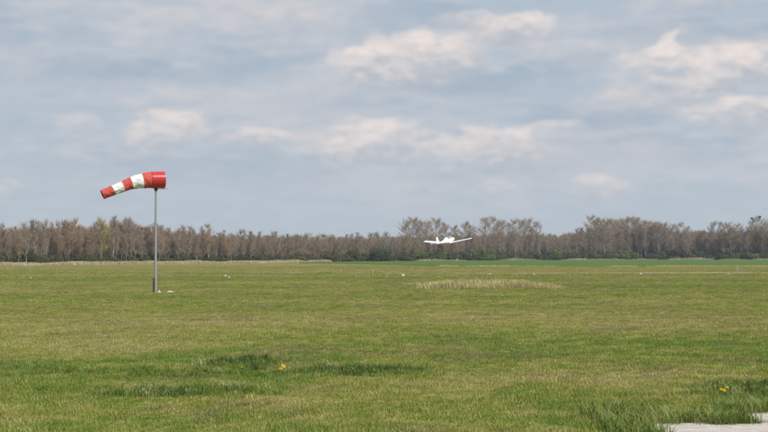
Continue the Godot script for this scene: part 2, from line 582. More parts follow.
# kinds: upright = slender plantation tree, round = old tree with a wide open crown
func tree_meshes(sd: int, h: float, wide: float, clear: float, boughs: int, twigs: int, tw: float, upright: float) -> Array:
	var r := RandomNumberGenerator.new()
	r.seed = sd
	var trunk := Shape.new()
	var path := []
	var radii := []
	var bend := Vector3.ZERO
	for k in 8:
		var t := k / 7.0
		path.append(Vector3(bend.x, h * 0.93 * t - (0.3 if k == 0 else 0.0), bend.z))
		radii.append(lerpf(0.016 * h, 0.003 * h, pow(t, 0.8)))
		bend += Vector3(r.randf_range(-1, 1), 0, r.randf_range(-1, 1)) * h * 0.012
	trunk.tube(path, radii, 6)
	var crown := Shape.new()
	for k in boughs:
		var t := clear + (1.0 - clear) * (k + r.randf()) / boughs
		var f := t * 7.0 * 0.97
		var j := mini(int(f), 6)
		var from: Vector3 = (path[j] as Vector3).lerp(path[j + 1], f - j)
		var a := r.randf() * TAU
		var prof := sin(PI * clampf((t - clear) / (1.0 - clear) * 0.78 + 0.2, 0.0, 1.0))
		var reach := wide * (0.35 + 0.65 * prof) * r.randf_range(0.65, 1.15)
		var lift := reach * upright * r.randf_range(0.7, 1.3)
		var dir := Vector3(cos(a), 0, sin(a))
		var mid := from + dir * reach * 0.55 + Vector3(0, lift * 0.4, 0)
		var end := from + dir * reach + Vector3(0, lift, 0)
		var r0: float = lerpf(0.0048 * h, 0.0024 * h, t)
		bough(crown, from, mid, r0, r0 * 0.6)
		bough(crown, mid, end, r0 * 0.6, r0 * 0.25)
		var nb := 11
		for q in nb:
			var s := r.randf_range(0.25, 1.0)
			var p := from.lerp(mid, s / 0.55) if s < 0.55 else mid.lerp(end, (s - 0.55) / 0.45)
			var b := a + r.randf_range(-1.4, 1.4)
			var ln := reach * r.randf_range(0.25, 0.55)
			var pe := p + Vector3(cos(b), r.randf_range(0.2, 1.3) * (0.5 + upright * 0.5), sin(b)) * ln
			bough(crown, p, pe, r0 * 0.35, r0 * 0.15)
			for w in twigs:
				var u := p.lerp(pe, r.randf_range(0.15, 1.0))
				var td := Vector3(r.randf_range(-1, 1), r.randf_range(-0.3, 1.4), r.randf_range(-1, 1)).normalized()
				var tl := h * r.randf_range(0.035, 0.095)
				var sd3 := td.cross(Vector3(r.randf_range(-1, 1), r.randf_range(-1, 1), r.randf_range(-1, 1))).normalized() * tw * r.randf_range(0.6, 1.3)
				crown.tri(u - sd3, u + td * tl, u + sd3)
	return [trunk.done(), crown.done()]

func shrub_meshes(sd: int, leaves: int) -> Array:
	var r := RandomNumberGenerator.new()
	r.seed = sd
	var stems := Shape.new()
	var fol := Shape.new()
	var lobes := []
	for k in 9:
		var a := r.randf() * TAU
		var p := Vector3(cos(a) * r.randf_range(0.1, 0.75), r.randf_range(0.25, 0.82), sin(a) * r.randf_range(0.1, 0.75))
		lobes.append([p, r.randf_range(0.22, 0.4)])
		bough(stems, Vector3(p.x * 0.2, -0.1, p.z * 0.2), p, 0.03, 0.01)
	for k in leaves:
		var l: Array = lobes[r.randi() % 9]
		var d := Vector3(r.randfn(), r.randfn() * 0.8, r.randfn()).normalized()
		var p: Vector3 = l[0] + d * float(l[1]) * pow(r.randf(), 0.4)
		if p.y < 0.02: continue
		var s := r.randf_range(0.035, 0.075)
		var u := Vector3(r.randfn(), r.randfn(), r.randfn()).normalized() * s
		var w := u.cross(Vector3(r.randfn(), r.randfn(), r.randfn())).normalized() * s * 0.6
		var g := r.randf_range(0.75, 1.3)
		fol.quad(p - u, p + w, p + u, p - w, Color(g * r.randf_range(0.85, 1.15), g, g * r.randf_range(0.8, 1.1)))
	return [stems.done(), fol.done()]

func both(a: ArrayMesh, b: ArrayMesh, ma: Material, mb: Material) -> ArrayMesh:
	var m := ArrayMesh.new()
	m.add_surface_from_arrays(Mesh.PRIMITIVE_TRIANGLES, a.surface_get_arrays(0))
	m.add_surface_from_arrays(Mesh.PRIMITIVE_TRIANGLES, b.surface_get_arrays(0))
	m.surface_set_material(0, ma)
	m.surface_set_material(1, mb)
	return m

# height of the wood's canopy along the edge, metres
func canopy(px: float) -> float:
	var k := [[-160, 7.0], [0, 7.3], [40, 7.6], [70, 8.3], [140, 9.2], [170, 7.8], [250, 7.3], [330, 7.4], [400, 8.5], [440, 9.2], [520, 11.0], [570, 11.5], [600, 14.5], [660, 15.5], [680, 13.0], [768, 13.5], [900, 13.5]]
	for j in k.size() - 1:
		if px <= k[j + 1][0]:
			return lerpf(k[j][1], k[j + 1][1], clampf((px - k[j][0]) / float(k[j + 1][0] - k[j][0]), 0, 1))
	return 13.0

func make_woods() -> void:
	var bark := speckled(Color(0.15, 0.132, 0.112), Color(0.30, 0.27, 0.235), 0.6, 31, 0.9)
	var pale_bark := speckled(Color(0.26, 0.24, 0.21), Color(0.46, 0.43, 0.385), 0.8, 32, 0.9)
	var twig_cols := {"grey": Color(0.340, 0.280, 0.212), "brown": Color(0.338, 0.256, 0.180), "rust": Color(0.385, 0.268, 0.165), "olive": Color(0.39, 0.33, 0.120), "mauve": Color(0.295, 0.235, 0.192)}
	var tw := {}
	for q in twig_cols: tw[q] = mat(twig_cols[q], 0.9)
	# meshes of unit kinds, built at ten metres and scaled to each tree
	var slim := []
	for k in 6: slim.append(tree_meshes(100 + k, 10.0, rng.randf_range(0.95, 1.4), 0.2, 34, 9, 0.0085, rng.randf_range(1.4, 2.2)))
	var old := []
	for k in 5: old.append(tree_meshes(200 + k, 10.0, rng.randf_range(1.9, 2.4), 0.34, 46, 11, 0.0080, rng.randf_range(0.35, 0.75)))
	var place_tree := func(called: String, label: String, group: String, meshes: Array, p: Vector3, h: float, fat: float, mb: Material, mt: Material):
		var t := thing(called, label, "tree", p, rng.randf() * TAU, group)
		part("trunk", meshes[0], mb, t).scale = Vector3(h / 10 * fat, h / 10, h / 10 * fat)
		part("crown", meshes[1], mt, t).scale = Vector3(h / 10 * fat, h / 10, h / 10 * fat)
	# front rows, tree by tree
	var px := -6.0
	while px < 778.0:
		px += rng.randf_range(2.2, 4.6)
		var d := edge_of_wood(px) + rng.randf_range(1.0, 9.0)
		var p := spot(px, d)
		var h := canopy(px) * (0.72 + 0.46 * pow(rng.randf(), 0.9))
		var tone := rng.randf()
		var tint: String = "grey" if tone < 0.4 else "brown" if tone < 0.75 else "mauve" if tone < 0.93 else "rust"
		var word: String = {"grey": "grey-brown", "brown": "brown", "mauve": "mauve-brown", "rust": "rusty brown"}[tint]
		var fat := rng.randf_range(0.8, 1.45)
		var pale := rng.randf() < 0.17 and (px < 245.0 or px > 400.0)
		var build := ("tall " if h > canopy(px) * 1.02 else "low " if h < canopy(px) * 0.86 else "") + ("narrow" if fat < 1.0 else "broad" if fat > 1.25 else "bare")
		var look := "%s tree with %s twigs%s" % [build, word, " and pale trunk" if pale else ""]
		var where: Array = ["slender_tree", "in the plantation behind the windsock", "plantation trees"] if px < 245.0 else ["thicket_tree", "in the thicket beside the plantation", "thicket trees"] if px < 400.0 else ["wood_edge_tree", "along the wood beyond the crop", "trees along the wood beyond the crop"]
		place_tree.call(where[0], look + " " + where[1], build + " " + word + " " + where[2] + (" with pale trunks" if pale else ""), slim[rng.randi() % 6], p, h, fat * (0.85 if px < 245.0 else 1.0), pale_bark if pale else bark, tw[tint])
	# trees that stand out
	var single := [
		[68, 4, 9.2, "rust", "bark", "slim", 1.5, "rust-coloured bare tree with a full crown in the plantation"],
		[101, 3, 9.4, "olive", "bark", "slim", 1.4, "bare tree with yellow-green budding crown rising over the plantation"],
		[112, 6, 9.6, "olive", "bark", "slim", 1.0, "narrow olive-tinged tree beside the yellow-green budding tree"],
		[126, 6, 10.0, "grey", "bark", "old", 0.8, "pale grey open-crowned tree rising over the plantation"],
		[209, 1, 9.4, "brown", "pale", "slim", 1.3, "bare tree with a whitish trunk and forked crown at plantation edge"],
		[46, 5, 8.9, "grey", "bark", "slim", 0.7, "thin grey spindly tree standing above the plantation tops"]]
	for s in single:
		place_tree.call("slender_tree", s[7], "", (slim if s[5] == "slim" else old)[rng.randi() % 5], spot(s[0], edge_of_wood(s[0]) + s[1]), s[2], s[6], pale_bark if s[4] == "pale" else bark, tw[s[3]])
	# old round-crowned trees rising out of the wood
	for q in [[406, 14.5], [413, 15.0], [421, 14.0], [428, 14.8], [436, 15.2], [446, 14.6], [454, 14.2], [465, 15.0], [471, 14.3], [486, 17.0], [494, 17.5], [503, 17.0], [512, 17.6], [520, 17.2], [528, 17.8], [536, 17.0]]:
		place_tree.call("round_crowned_tree", "tall bare tree with open rounded crown above the wood behind the aeroplane", "round-crowned trees behind the aeroplane", old[rng.randi() % 5], spot(q[0], edge_of_wood(q[0]) + rng.randf_range(14, 26)), q[1] * rng.randf_range(0.97, 1.05), 0.85, bark, tw["brown" if rng.randf() < 0.6 else "grey"])
	px = 586.0
	while px < 660.0:
		px += rng.randf_range(3.0, 5.5)
		place_tree.call("tall_wood_tree", "tall bare tree in the highest clump of the wood beyond the crop", "trees of the highest clump", old[rng.randi() % 5], spot(px, edge_of_wood(px) + rng.randf_range(10, 30)), rng.randf_range(18.3, 20.2) * (1.0 - smoothstep(645, 665, px) * 0.12), 0.75, bark, tw["rust" if rng.randf() < 0.35 else "brown"])
	for q in [[664, 17.2], [672, 16.6], [680, 17.0], [688, 16.0], [714, 17.4], [722, 17.7], [729, 17.0], [738, 16.6], [752, 19.0], [760, 19.6], [768, 17.4]]:
		place_tree.call("pale_wood_tree", "pale bare tree showing over the wood beyond the crop", "pale trees over the wood", old[rng.randi() % 5], spot(q[0], edge_of_wood(q[0]) + rng.randf_range(10, 24)), q[1], 0.7, pale_bark, tw["grey"])
	# nests
	var nest := Shape.new()
	var nr := RandomNumberGenerator.new()
	nr.seed = 77
	for k in 260:
		var d := Vector3(nr.randfn(), nr.randfn() * 0.7, nr.randfn()).normalized() * nr.randf_range(0.25, 0.5)
		var u := Vector3(nr.randfn(), nr.randfn() * 0.5, nr.randfn()).normalized() * 0.28
		bough(nest, d - u, d + u, 0.02, 0.012)
	var nest_mesh := nest.done()
	var nm := mat(Color(0.09, 0.075, 0.06), 0.95)
	for q in [[752, 604, 17.9, "dark twig ball high in a pale tree, the lower of two"], [760, 602, 18.5, "dark twig ball high in a pale tree, the higher of two"], [531, 580, 12.2, "dark twig ball in a round-crowned tree behind the aeroplane"], [142, 306, 7.7, "small dark twig ball in the plantation tops behind the windsock"]]:
		var t := thing("twig_nest", q[3], "nest", spot(q[0], q[1], q[2]), 0.0, "nests in the tree tops")
		part("sticks", nest_mesh, nm, t).scale = Vector3.ONE * (1.0 if q[0] > 300 else 0.4)
	# the depth of the wood behind the front rows: one mass
	var lists := []
	for k in 6: lists.append([])
	px = -150.0
	while px < 900.0:
		px += 0.6 if px < 250 else 0.42
		var d := edge_of_wood(px)
		var depth := rng.randf_range(8.0, 55.0)
		var p := spot(px, d + depth)
		var h := canopy(px) * rng.randf_range(0.7, 1.04)
		var f := rng.randf_range(0.9, 1.4)
		lists[rng.randi() % 6].append(Transform3D(Basis(Vector3.UP, rng.randf() * TAU).scaled(Vector3(h / 10 * f, h / 10, h / 10 * f)), p))
	var tones := ["grey", "brown", "mauve", "brown", "mauve", "rust"]
	for k in 6:
		var mm := MultiMesh.new()
		mm.transform_format = MultiMesh.TRANSFORM_3D
		mm.mesh = both(slim[k][0], slim[k][1], bark, tw[tones[k]])
		mm.instance_count = lists[k].size()
		for j in lists[k].size(): mm.set_instance_transform(j, lists[k][j])
		var o := MultiMeshInstance3D.new()
		o.name = numbered("woodland")
		o.multimesh = mm
		add_child(o)
		tag(o, "depth of the bare brown wood behind its front trees", "wood", "", "stuff")
	# undergrowth: evergreen and budding shrubs at the foot of the trees
	var greens := [Color(0.092, 0.118, 0.050), Color(0.125, 0.150, 0.060), Color(0.17, 0.21, 0.062), Color(0.140, 0.138, 0.085)]
	var gm := []
	for g in greens:
		var q := tinted(0.8, Color(0.2, 0.2, 0.1))
		q.albedo_color = (g as Color).linear_to_srgb()
		gm.append(q)
	var shr := []
	for k in 5: shr.append(shrub_meshes(300 + k, 1500))
	var put_shrub := func(x: float, h: float, wide: float, tone: int, label: String, group: String):
		var d := edge_of_wood(x) + rng.randf_range(-1.0, 6.0)
		var t := thing("green_shrub", label, "shrub", spot(x, d), rng.randf() * TAU, group)
		var q: Array = shr[rng.randi() % 5]
		part("stems", q[0], bark, t).scale = Vector3(wide, h, wide)
		part("foliage", q[1], gm[tone], t).scale = Vector3(wide, h, wide)
	for x in [22, 27, 32, 77, 82, 90, 94]: put_shrub.call(float(x), 2.0, 1.9, 0, "dark evergreen shrub at the foot of the plantation", "dark shrubs under the plantation")
	put_shrub.call(300.0, 1.5, 2.2, 2, "bright green shrub at the foot of the thicket", "")
	for x in [374, 381, 385]: put_shrub.call(float(x), 3.8, 3.4, 0, "large dark green bush between thicket and crop", "large bushes by the crop corner")
	for x in [481, 488, 556, 570, 622, 630]: put_shrub.call(float(x), 4.2, 4.2, 2, "light green leafing bush under the wood beyond the crop", "light green bushes under the wood")
	px = 0.0
	while px < 770.0:
		px += rng.randf_range(5.0, 13.0)
		var k := smoothstep(240, 480, px)
		var tone := 1 if rng.randf() < 0.5 else 0
		if px > 400 and rng.randf() < 0.3: tone = 2
		var tall := rng.randf_range(0.5, 1.3)
		var size := "low" if tall < 0.8 else "tall" if tall > 1.1 else "middling"
		var hue: String = ["dark green", "mid green", "yellow-green"][tone]
		var foot := "below the plantation behind the windsock" if px < 245.0 else "below the thicket beside the plantation" if px < 400.0 else "below the wood beyond the crop"
		put_shrub.call(px, lerpf(1.3, 3.0, k) * tall, lerpf(1.7, 3.8, k), tone, "%s %s undergrowth shrub %s" % [size, hue, foot], "%s %s shrubs %s" % [size, hue, foot])
	var under := []
	px = -140.0
	while px < 890.0:
		px += 0.75
		var p := spot(px, edge_of_wood(px) + rng.randf_range(2.0, 22.0))
		var k := smoothstep(240, 480, px)
		var h := lerpf(1.8, 3.8, k) * rng.randf_range(0.4, 1.3)
		var w := lerpf(1.5, 3.2, k) * rng.randf_range(0.8, 1.3)
		under.append(Transform3D(Basis(Vector3.UP, rng.randf() * TAU).scaled(Vector3(w, h, w)), p))
	var mu := MultiMesh.new()
	mu.transform_format = MultiMesh.TRANSFORM_3D
	mu.mesh = both(shr[0][0], shr[0][1], bark, gm[3])
	mu.instance_count = under.size()
	for j in under.size(): mu.set_instance_transform(j, under[j])
	var uo := MultiMeshInstance3D.new()
	uo.name = numbered("undergrowth")
	uo.multimesh = mu
	add_child(uo)
	tag(uo, "dull green undergrowth filling the foot of the wood", "undergrowth", "", "stuff")

# ------------------------------------------------------------------ windsock
func make_windsock() -> void:
	var d := far(292.0)
	var at := spot(155.7, d)
	at.y = rise(at.x, at.z)
	var steel := speckled(Color(0.30, 0.31, 0.32), Color(0.42, 0.43, 0.44), 2.0, 41, 0.55, 0.35)
	var dark := speckled(Color(0.045, 0.05, 0.06), Color(0.09, 0.095, 0.11), 3.0, 42, 0.6, 0.3)
	var t := thing("windsock_mast", "red and white striped windsock on a grey steel pole in the meadow", "windsock", at)
	var sh := Shape.new()
	sh.tube([Vector3(0, -0.1, 0), Vector3(0, 2.4, 0), Vector3(0, 4.86, 0)], [0.062, 0.056, 0.045], 16)
	part("pole", sh.done(), steel, t)
	# tilting foot: two channel cheeks and bolts
	sh = Shape.new()
	sh.box(Vector3(-0.09, 0.33, 0.0), Vector3(0.055, 0.72, 0.16), Basis.IDENTITY, 0.008)
	sh.box(Vector3(-0.065, 0.33, 0.076), Vector3(0.10, 0.70, 0.012), Basis.IDENTITY, 0.003)
	sh.box(Vector3(-0.065, 0.33, -0.076), Vector3(0.10, 0.70, 0.012), Basis.IDENTITY, 0.003)
	part("hinge_bracket", sh.done(), dark, t)
	for y in [0.12, 0.56]:
		sh = Shape.new()
		sh.tube([Vector3(-0.06, y, 0.08), Vector3(-0.06, y, 0.105)], [0.018, 0.018], 6)
		part("bolt", sh.done(), steel, t)
	# swivel head
	sh = Shape.new()
	sh.tube([Vector3(0, 4.80, 0), Vector3(0, 4.84, 0), Vector3(0, 4.93, 0), Vector3(0, 4.97, 0)], [0.06, 0.085, 0.085, 0.05], 14)
	part("swivel_head", sh.done(), dark, t)
	sh = Shape.new()
	var f := Vector3(-cos(deg_to_rad(20)), 0, sin(deg_to_rad(20)))     # downwind: the tail leans towards the viewer's side of the field
	var c0 := 5.33
	sh.tube([Vector3(0, 4.9, 0) - f * -0.05, Vector3(0, 4.9, 0) - f * 0.60], [0.013, 0.010], 8)
	sh.tube([Vector3(0, 4.90, 0) - f * 0.33, Vector3(0, 5.0, 0) - f * 0.36], [0.013, 0.013], 8)
	sh.tube([Vector3(0, 4.95, 0), Vector3(0, 5.0, 0) + f * 0.02], [0.018, 0.018], 8)
	part("swivel_arm", sh.done(), dark, t)
	# centre line: [distance along f, drop, radius]
	var line := [[-0.40, 0.0, 0.385], [0.23, -0.02, 0.382], [0.63, -0.075, 0.350], [1.15, -0.195, 0.290], [1.55, -0.350, 0.256], [2.01, -0.535, 0.232], [2.50, -0.75, 0.208]]
	var side := Vector3.UP.cross(f).normalized()
	var wob := FastNoiseLite.new()
	wob.seed = 9
	wob.frequency = 1.0
	var at_line := func(u: float) -> Array:   # u in 0..6 over the stations, Catmull-Rom
		var k := clampi(int(u), 0, 5)
		var w := u - k
		var res := []
		for j in 3:
			var p0: float = line[maxi(k - 1, 0)][j]
			var p1: float = line[k][j]
			var p2: float = line[k + 1][j]
			var p3: float = line[mini(k + 2, 6)][j]
			res.append(0.5 * (2 * p1 + (p2 - p0) * w + (2 * p0 - 5 * p1 + 4 * p2 - p3) * w * w + (3 * p1 - p0 - 3 * p2 + p3) * w * w * w))
		return res
	var ring := func(u: float, grow: float, soft: float) -> Array:
		var s: Array = at_line.call(u)
		var s2: Array = at_line.call(minf(u + 0.02, 6.0))
		var s1: Array = at_line.call(maxf(u - 0.02, 0.0))
		var axis: Vector3 = (f * (s2[0] - s1[0]) + Vector3.UP * (s2[1] - s1[1])).normalized()
		var upv := side.cross(axis).normalized()
		if upv.y < 0: upv = -upv
		var pts := []
		for j in 40:
			var a := TAU * j / 40
			var q: float = float(s[2]) + grow
			q += soft * (wob.get_noise_3d(cos(a) * 1.6, sin(a) * 1.6, u * 2.2) * 0.045 + wob.get_noise_3d(cos(a) * 4.0, sin(a) * 4.0, u * 6.0) * 0.016 + sin(a * 9.0 + u * 2.0) * 0.006)
			var sag := 1.0 - soft * 0.02 * maxf(0.0, -sin(a))
			pts.append(Vector3(0, c0, 0) + f * s[0] + Vector3.UP * s[1] + (side * cos(a) + upv * sin(a) * sag) * q)
		return pts
	var red_gloss := mat(Color(0.50, 0.030, 0.040), 0.28)
	var red_cloth := speckled(Color(0.52, 0.075, 0.055), Color(0.60, 0.105, 0.075), 1.4, 43, 0.8)
	var white_cloth := speckled(Color(0.74, 0.745, 0.75), Color(0.85, 0.855, 0.86), 1.4, 44, 0.8)
	for m in [red_cloth, white_cloth]:
		m.backlight_enabled = true
		m.backlight = Color(0.35, 0.35, 0.35)
	# rigid collar, a shell with thickness
	sh = Shape.new()
	var shell := []
	for u in [0.0, 0.04, 0.5, 0.96, 1.0]: shell.append(ring.call(u, 0.016 if (u == 0.04 or u == 0.96) else 0.012, 0.0))
	for u in [1.0, 0.5, 0.0]: shell.append(ring.call(u, 0.0, 0.0))
	shell.append(shell[0])
	sh.loft(shell, false, false)
	var col := part("collar", sh.done(), red_gloss, t)
	tag(col, "glossy red rigid collar at the mouth of the sock")
	for k in 5:
		sh = Shape.new()
		var rings := []
		var u0: float = 0.93 if k == 0 else k + 1.0
		for q in 11: rings.append(ring.call(lerpf(u0, k + 2.0, q / 10.0), -0.004 if k == 0 and q == 0 else 0.0, minf(1.0, (q / 10.0 + k) * 1.2)))
		# turn the cloth back inside for its thickness
		for q in 11: rings.append(ring.call(lerpf(k + 2.0, u0, q / 10.0), -0.006, minf(1.0, ((10 - q) / 10.0 + k) * 1.2)))
		sh.loft(rings, false, false)
		var b := part("cloth_band", sh.done(), red_cloth if k % 2 == 0 else white_cloth, t)
		tag(b, "red cloth band of the sock" if k % 2 == 0 else "white cloth band of the sock")
	# hoop stiffening the tail
	sh = Shape.new()
	var hoop: Array = ring.call(6.0, 0.003, 1.0)
	hoop.append(hoop[0])
	var rr := []
	for q in hoop: rr.append(0.008)
	sh.tube(hoop, rr, 6)
	part("tail_hem", sh.done(), red_cloth, t)
	# concrete lumps at the foot
	var conc := speckled(Color(0.36, 0.33, 0.24), Color(0.58, 0.55, 0.45), 1.2, 45, 0.9)
	var lump := func(label: String, p: Vector3, size: Vector3):
		var s := Shape.new()
		var rings := []
		for k in 6:
			var v := k / 5.0
			var rad := sin(PI * (0.12 + 0.86 * (1.0 - v)) * 0.55 + 0.1)
			var pts := []
			for j in 12:
				var a := TAU * j / 12
				var q: float = (1.0 - v * v) * 0.9 + 0.08
				q *= 1.0 + wob.get_noise_3d(cos(a) * 1.5 + p.x, v * 2.0, sin(a) * 1.5) * 0.5
				pts.append(Vector3(cos(a) * size.x * q, -0.03 + v * size.y, sin(a) * size.z * q))
			rings.append(pts)
		s.loft(rings, true, true)
		var o := part("concrete_lump", s.done(), conc, self)
		o.position = p
		tag(o, label, "stone", "pale lumps by the windsock pole")
	lump.call("small pale concrete lump against the foot of the windsock pole", Vector3(at.x + 0.19, at.y, at.z + 0.1), Vector3(0.11, 0.14, 0.14))
	lump.call("wide flat pale stone in the grass a step from the windsock pole", Vector3(at.x + 0.72, at.y, at.z + 0.2), Vector3(0.24, 0.13, 0.3))

# ------------------------------------------------------------------ aeroplane
func wing_rings(root_p: Vector3, tip_p: Vector3, c_root: float, c_tip: float, thick: float, steps: int, x0 := 0.0, x1 := 1.0) -> Array:
	# airfoil sections between chord fractions x0..x1; leading edge at p, chord runs to +z
	var rings := []
	for k in steps + 1:
		var t := float(k) / steps
		var p := root_p.lerp(tip_p, t)
		var ch := lerpf(c_root, c_tip, t)
		var pts := []
		var half := 10
		for s in 2:
			for j in half:
				var u := float(j) / half
				var xx := lerpf(x0, x1, u) if s == 0 else lerpf(x1, x0, u)
				if x0 == 0.0: xx = x1 * (1.0 - cos(PI * u)) / 2 if s == 0 else x1 * (1.0 - cos(PI * (1.0 - u))) / 2
				var th := 5.0 * thick * (0.2969 * sqrt(xx) - 0.126 * xx - 0.3516 * xx * xx + 0.2843 * xx * xx * xx - 0.1015 * pow(xx, 4.0))
				var camber := 0.02 * sin(PI * xx)
				pts.append(p + Vector3(0, (camber + (th if s == 0 else -th * 0.8)) * ch, xx * ch))
		rings.append(pts)
	return rings

func skin(rings: Array, mirror := false) -> ArrayMesh:
	var sh := Shape.new()
	if mirror:
		for r in rings:
			for k in r.size(): r[k] = Vector3(-r[k].x, r[k].y, r[k].z)
			r.reverse()
	sh.loft(rings, true, true)
	return sh.done()

func make_aeroplane() -> void:
	var d := 238.0
	var at := spot(448.2, d, EYE + (256.0 - 242.6) / LENS * d)
	var t := thing("light_aeroplane", "small white low-wing propeller aeroplane flying low over the field", "aeroplane", at)
	t.basis = Basis(Vector3.UP, deg_to_rad(-26)) * Basis(Vector3.RIGHT, deg_to_rad(9)) * Basis(Vector3.BACK, deg_to_rad(3))
	var white := mat(Color(0.80, 0.80, 0.79), 0.3)
	white.clearcoat_enabled = true
	white.clearcoat = 0.6
	var grey := mat(Color(0.25, 0.26, 0.27), 0.5)
	var black := mat(Color(0.02, 0.02, 0.02), 0.5)
	# fuselage stations: [z, half width, bottom, top]; nose towards -z, wing at z 0
	var st := [[-2.30, 0.10, 0.18, 0.42], [-2.22, 0.27, 0.06, 0.56], [-1.9, 0.40, -0.04, 0.66], [-1.3, 0.48, -0.12, 0.70], [-0.9, 0.52, -0.14, 0.72], [-0.2, 0.55, -0.15, 0.72], [0.7, 0.54, -0.13, 0.73], [1.3, 0.45, -0.04, 0.70], [2.2, 0.30, 0.13, 0.64], [3.2, 0.18, 0.29, 0.60], [4.2, 0.09, 0.42, 0.57], [4.5, 0.03, 0.47, 0.55]]
	var rings := []
	for s in st:
		var pts := []
		for j in 24:
			var a := TAU * j / 24
			var cx := signf(cos(a)) * pow(absf(cos(a)), 0.75)
			var cy := signf(sin(a)) * pow(absf(sin(a)), 0.75)
			pts.append(Vector3(-cx * s[1], (s[2] + s[3]) / 2 + cy * (s[3] - s[2]) / 2, s[0]))
		rings.append(pts)
	part("fuselage", skin(rings), white, t)
	# canopy bubble: framed glass between windscreen and rear fairing
	var dome := func(z0: float, z1: float, grow: float) -> ArrayMesh:
		var rs := []
		for k in 9:
			var z := lerpf(z0, z1, k / 8.0)
			var u := clampf((z + 1.35) / 2.9, 0.0, 1.0)
			var hh := 0.40 * pow(sin(PI * pow(u, 0.72)), 0.7) + 0.02 + grow
			var ww := 0.47 * pow(maxf(0.02, sin(PI * clampf(u * 0.9 + 0.07, 0, 1))), 0.45) + grow
			var pts := []
			for j in 17:
				var a := PI * j / 16
				pts.append(Vector3(-cos(a) * ww, 0.68 + sin(a) * hh, z))
			rs.append(pts)
		var sh := Shape.new()
		sh.loft(rs, false, false, false)
		return sh.done()
	var glass := StandardMaterial3D.new()
	glass.transparency = BaseMaterial3D.TRANSPARENCY_ALPHA
	glass.albedo_color = Color(0.62, 0.66, 0.68, 0.28)
	glass.roughness = 0.05
	var can := part("canopy", dome.call(-1.28, 0.75, 0.0), glass, t)
	part("windscreen_frame", dome.call(-0.62, -0.52, 0.006), white, can)
	part("sill_frame", dome.call(0.68, 0.78, 0.006), white, can)
	part("rear_fairing", dome.call(0.75, 1.53, 0.004), white, t)
	# cabin: seats and two heads in the bubble
	for s in [-0.22, 0.22]:
		var sh := Shape.new()
		sh.box(Vector3(s, 0.72, 0.35), Vector3(0.36, 0.62, 0.12), Basis(Vector3.RIGHT, 0.2), 0.04)
		part("seat", sh.done(), grey, t)
	# wings
	var dih := tan(deg_to_rad(8.0))
	for mir in [false, true]:
		var a := Vector3(0.40, -0.08, -0.72)
		var b := Vector3(4.18, -0.08 + 3.78 * dih, -0.46)
		var w := part("wing", skin(wing_rings(a, b, 1.48, 1.26, 0.15, 8, 0.0, 0.76), mir), white, t)
		part("flap", skin(wing_rings(a.lerp(b, 0.06), a.lerp(b, 0.52), 1.467, 1.366, 0.15, 3, 0.772, 0.995), mir), white, w)
		part("aileron", skin(wing_rings(a.lerp(b, 0.53), a.lerp(b, 0.97), 1.363, 1.267, 0.15, 3, 0.772, 0.995), mir), white, w)
		var tip := []
		for k in 5:
			var u := k / 4.0
			var p := b + Vector3(0.02 + 0.16 * u, 0.16 * u * dih, 0.22 * u * u)
			tip.append(wing_rings(p, p, 1.26 - 0.35 * u * u, 1.0, 0.15 * (1.0 - u * 0.7), 1)[0])
		part("wing_tip", skin(tip, mir), white, w)
		part("tailplane", skin(wing_rings(Vector3(0.05, 0.52, 3.75), Vector3(1.30, 0.55, 3.92), 0.52, 0.42, 0.10, 4), mir), white, t)
		part("elevator", skin(wing_rings(Vector3(0.10, 0.52, 4.29), Vector3(1.30, 0.55, 4.36), 0.36, 0.28, 0.09, 3), mir), white, t)
	# fin and rudder: airfoils turned upright
	var upright := func(list: Array) -> Array:
		for r in list:
			for k in r.size(): r[k] = Vector3(-r[k].y, r[k].x, r[k].z)
		return list
	part("fin", skin(upright.call(wing_rings(Vector3(0.48, 0, 3.45), Vector3(1.58, 0, 4.06), 0.88, 0.44, 0.09, 5))), white, t)
	part("rudder", skin(upright.call(wing_rings(Vector3(0.42, 0, 4.35), Vector3(1.58, 0, 4.52), 0.46, 0.30, 0.08, 4))), white, t)
	# nose
	var pr := []
	for k in 7:
		var u := k / 6.0
		var pts := []
		for j in 14:
			var a := TAU * j / 14
			pts.append(Vector3(-cos(a), sin(a), 0) * 0.15 * sqrt(u + 0.01) + Vector3(0, 0.30, -2.62 + 0.30 * u))
		pr.append(pts)
	var spin := part("spinner", skin(pr), white, t)
	for k in 2:
		var bl := wing_rings(Vector3(0.1, 0, 0), Vector3(0.84, 0, 0), 0.12, 0.07, 0.12, 6)
		for r in bl.size():
			var tw := Basis(Vector3.RIGHT, lerpf(0.9, 0.3, r / 6.0))
			for j in bl[r].size(): bl[r][j] = Basis(Vector3.BACK, 0.6 + PI * k) * (tw * (bl[r][j] as Vector3)) + Vector3(0, 0.30, -2.42)
		part("blade", skin(bl), black, spin)
	var sh2 := Shape.new()
	sh2.tube([Vector3(0.2, -0.10, -1.7), Vector3(0.2, -0.18, -1.6), Vector3(0.2, -0.22, -1.45)], [0.03, 0.03, 0.03], 8)
	part("exhaust", sh2.done(), grey, t)

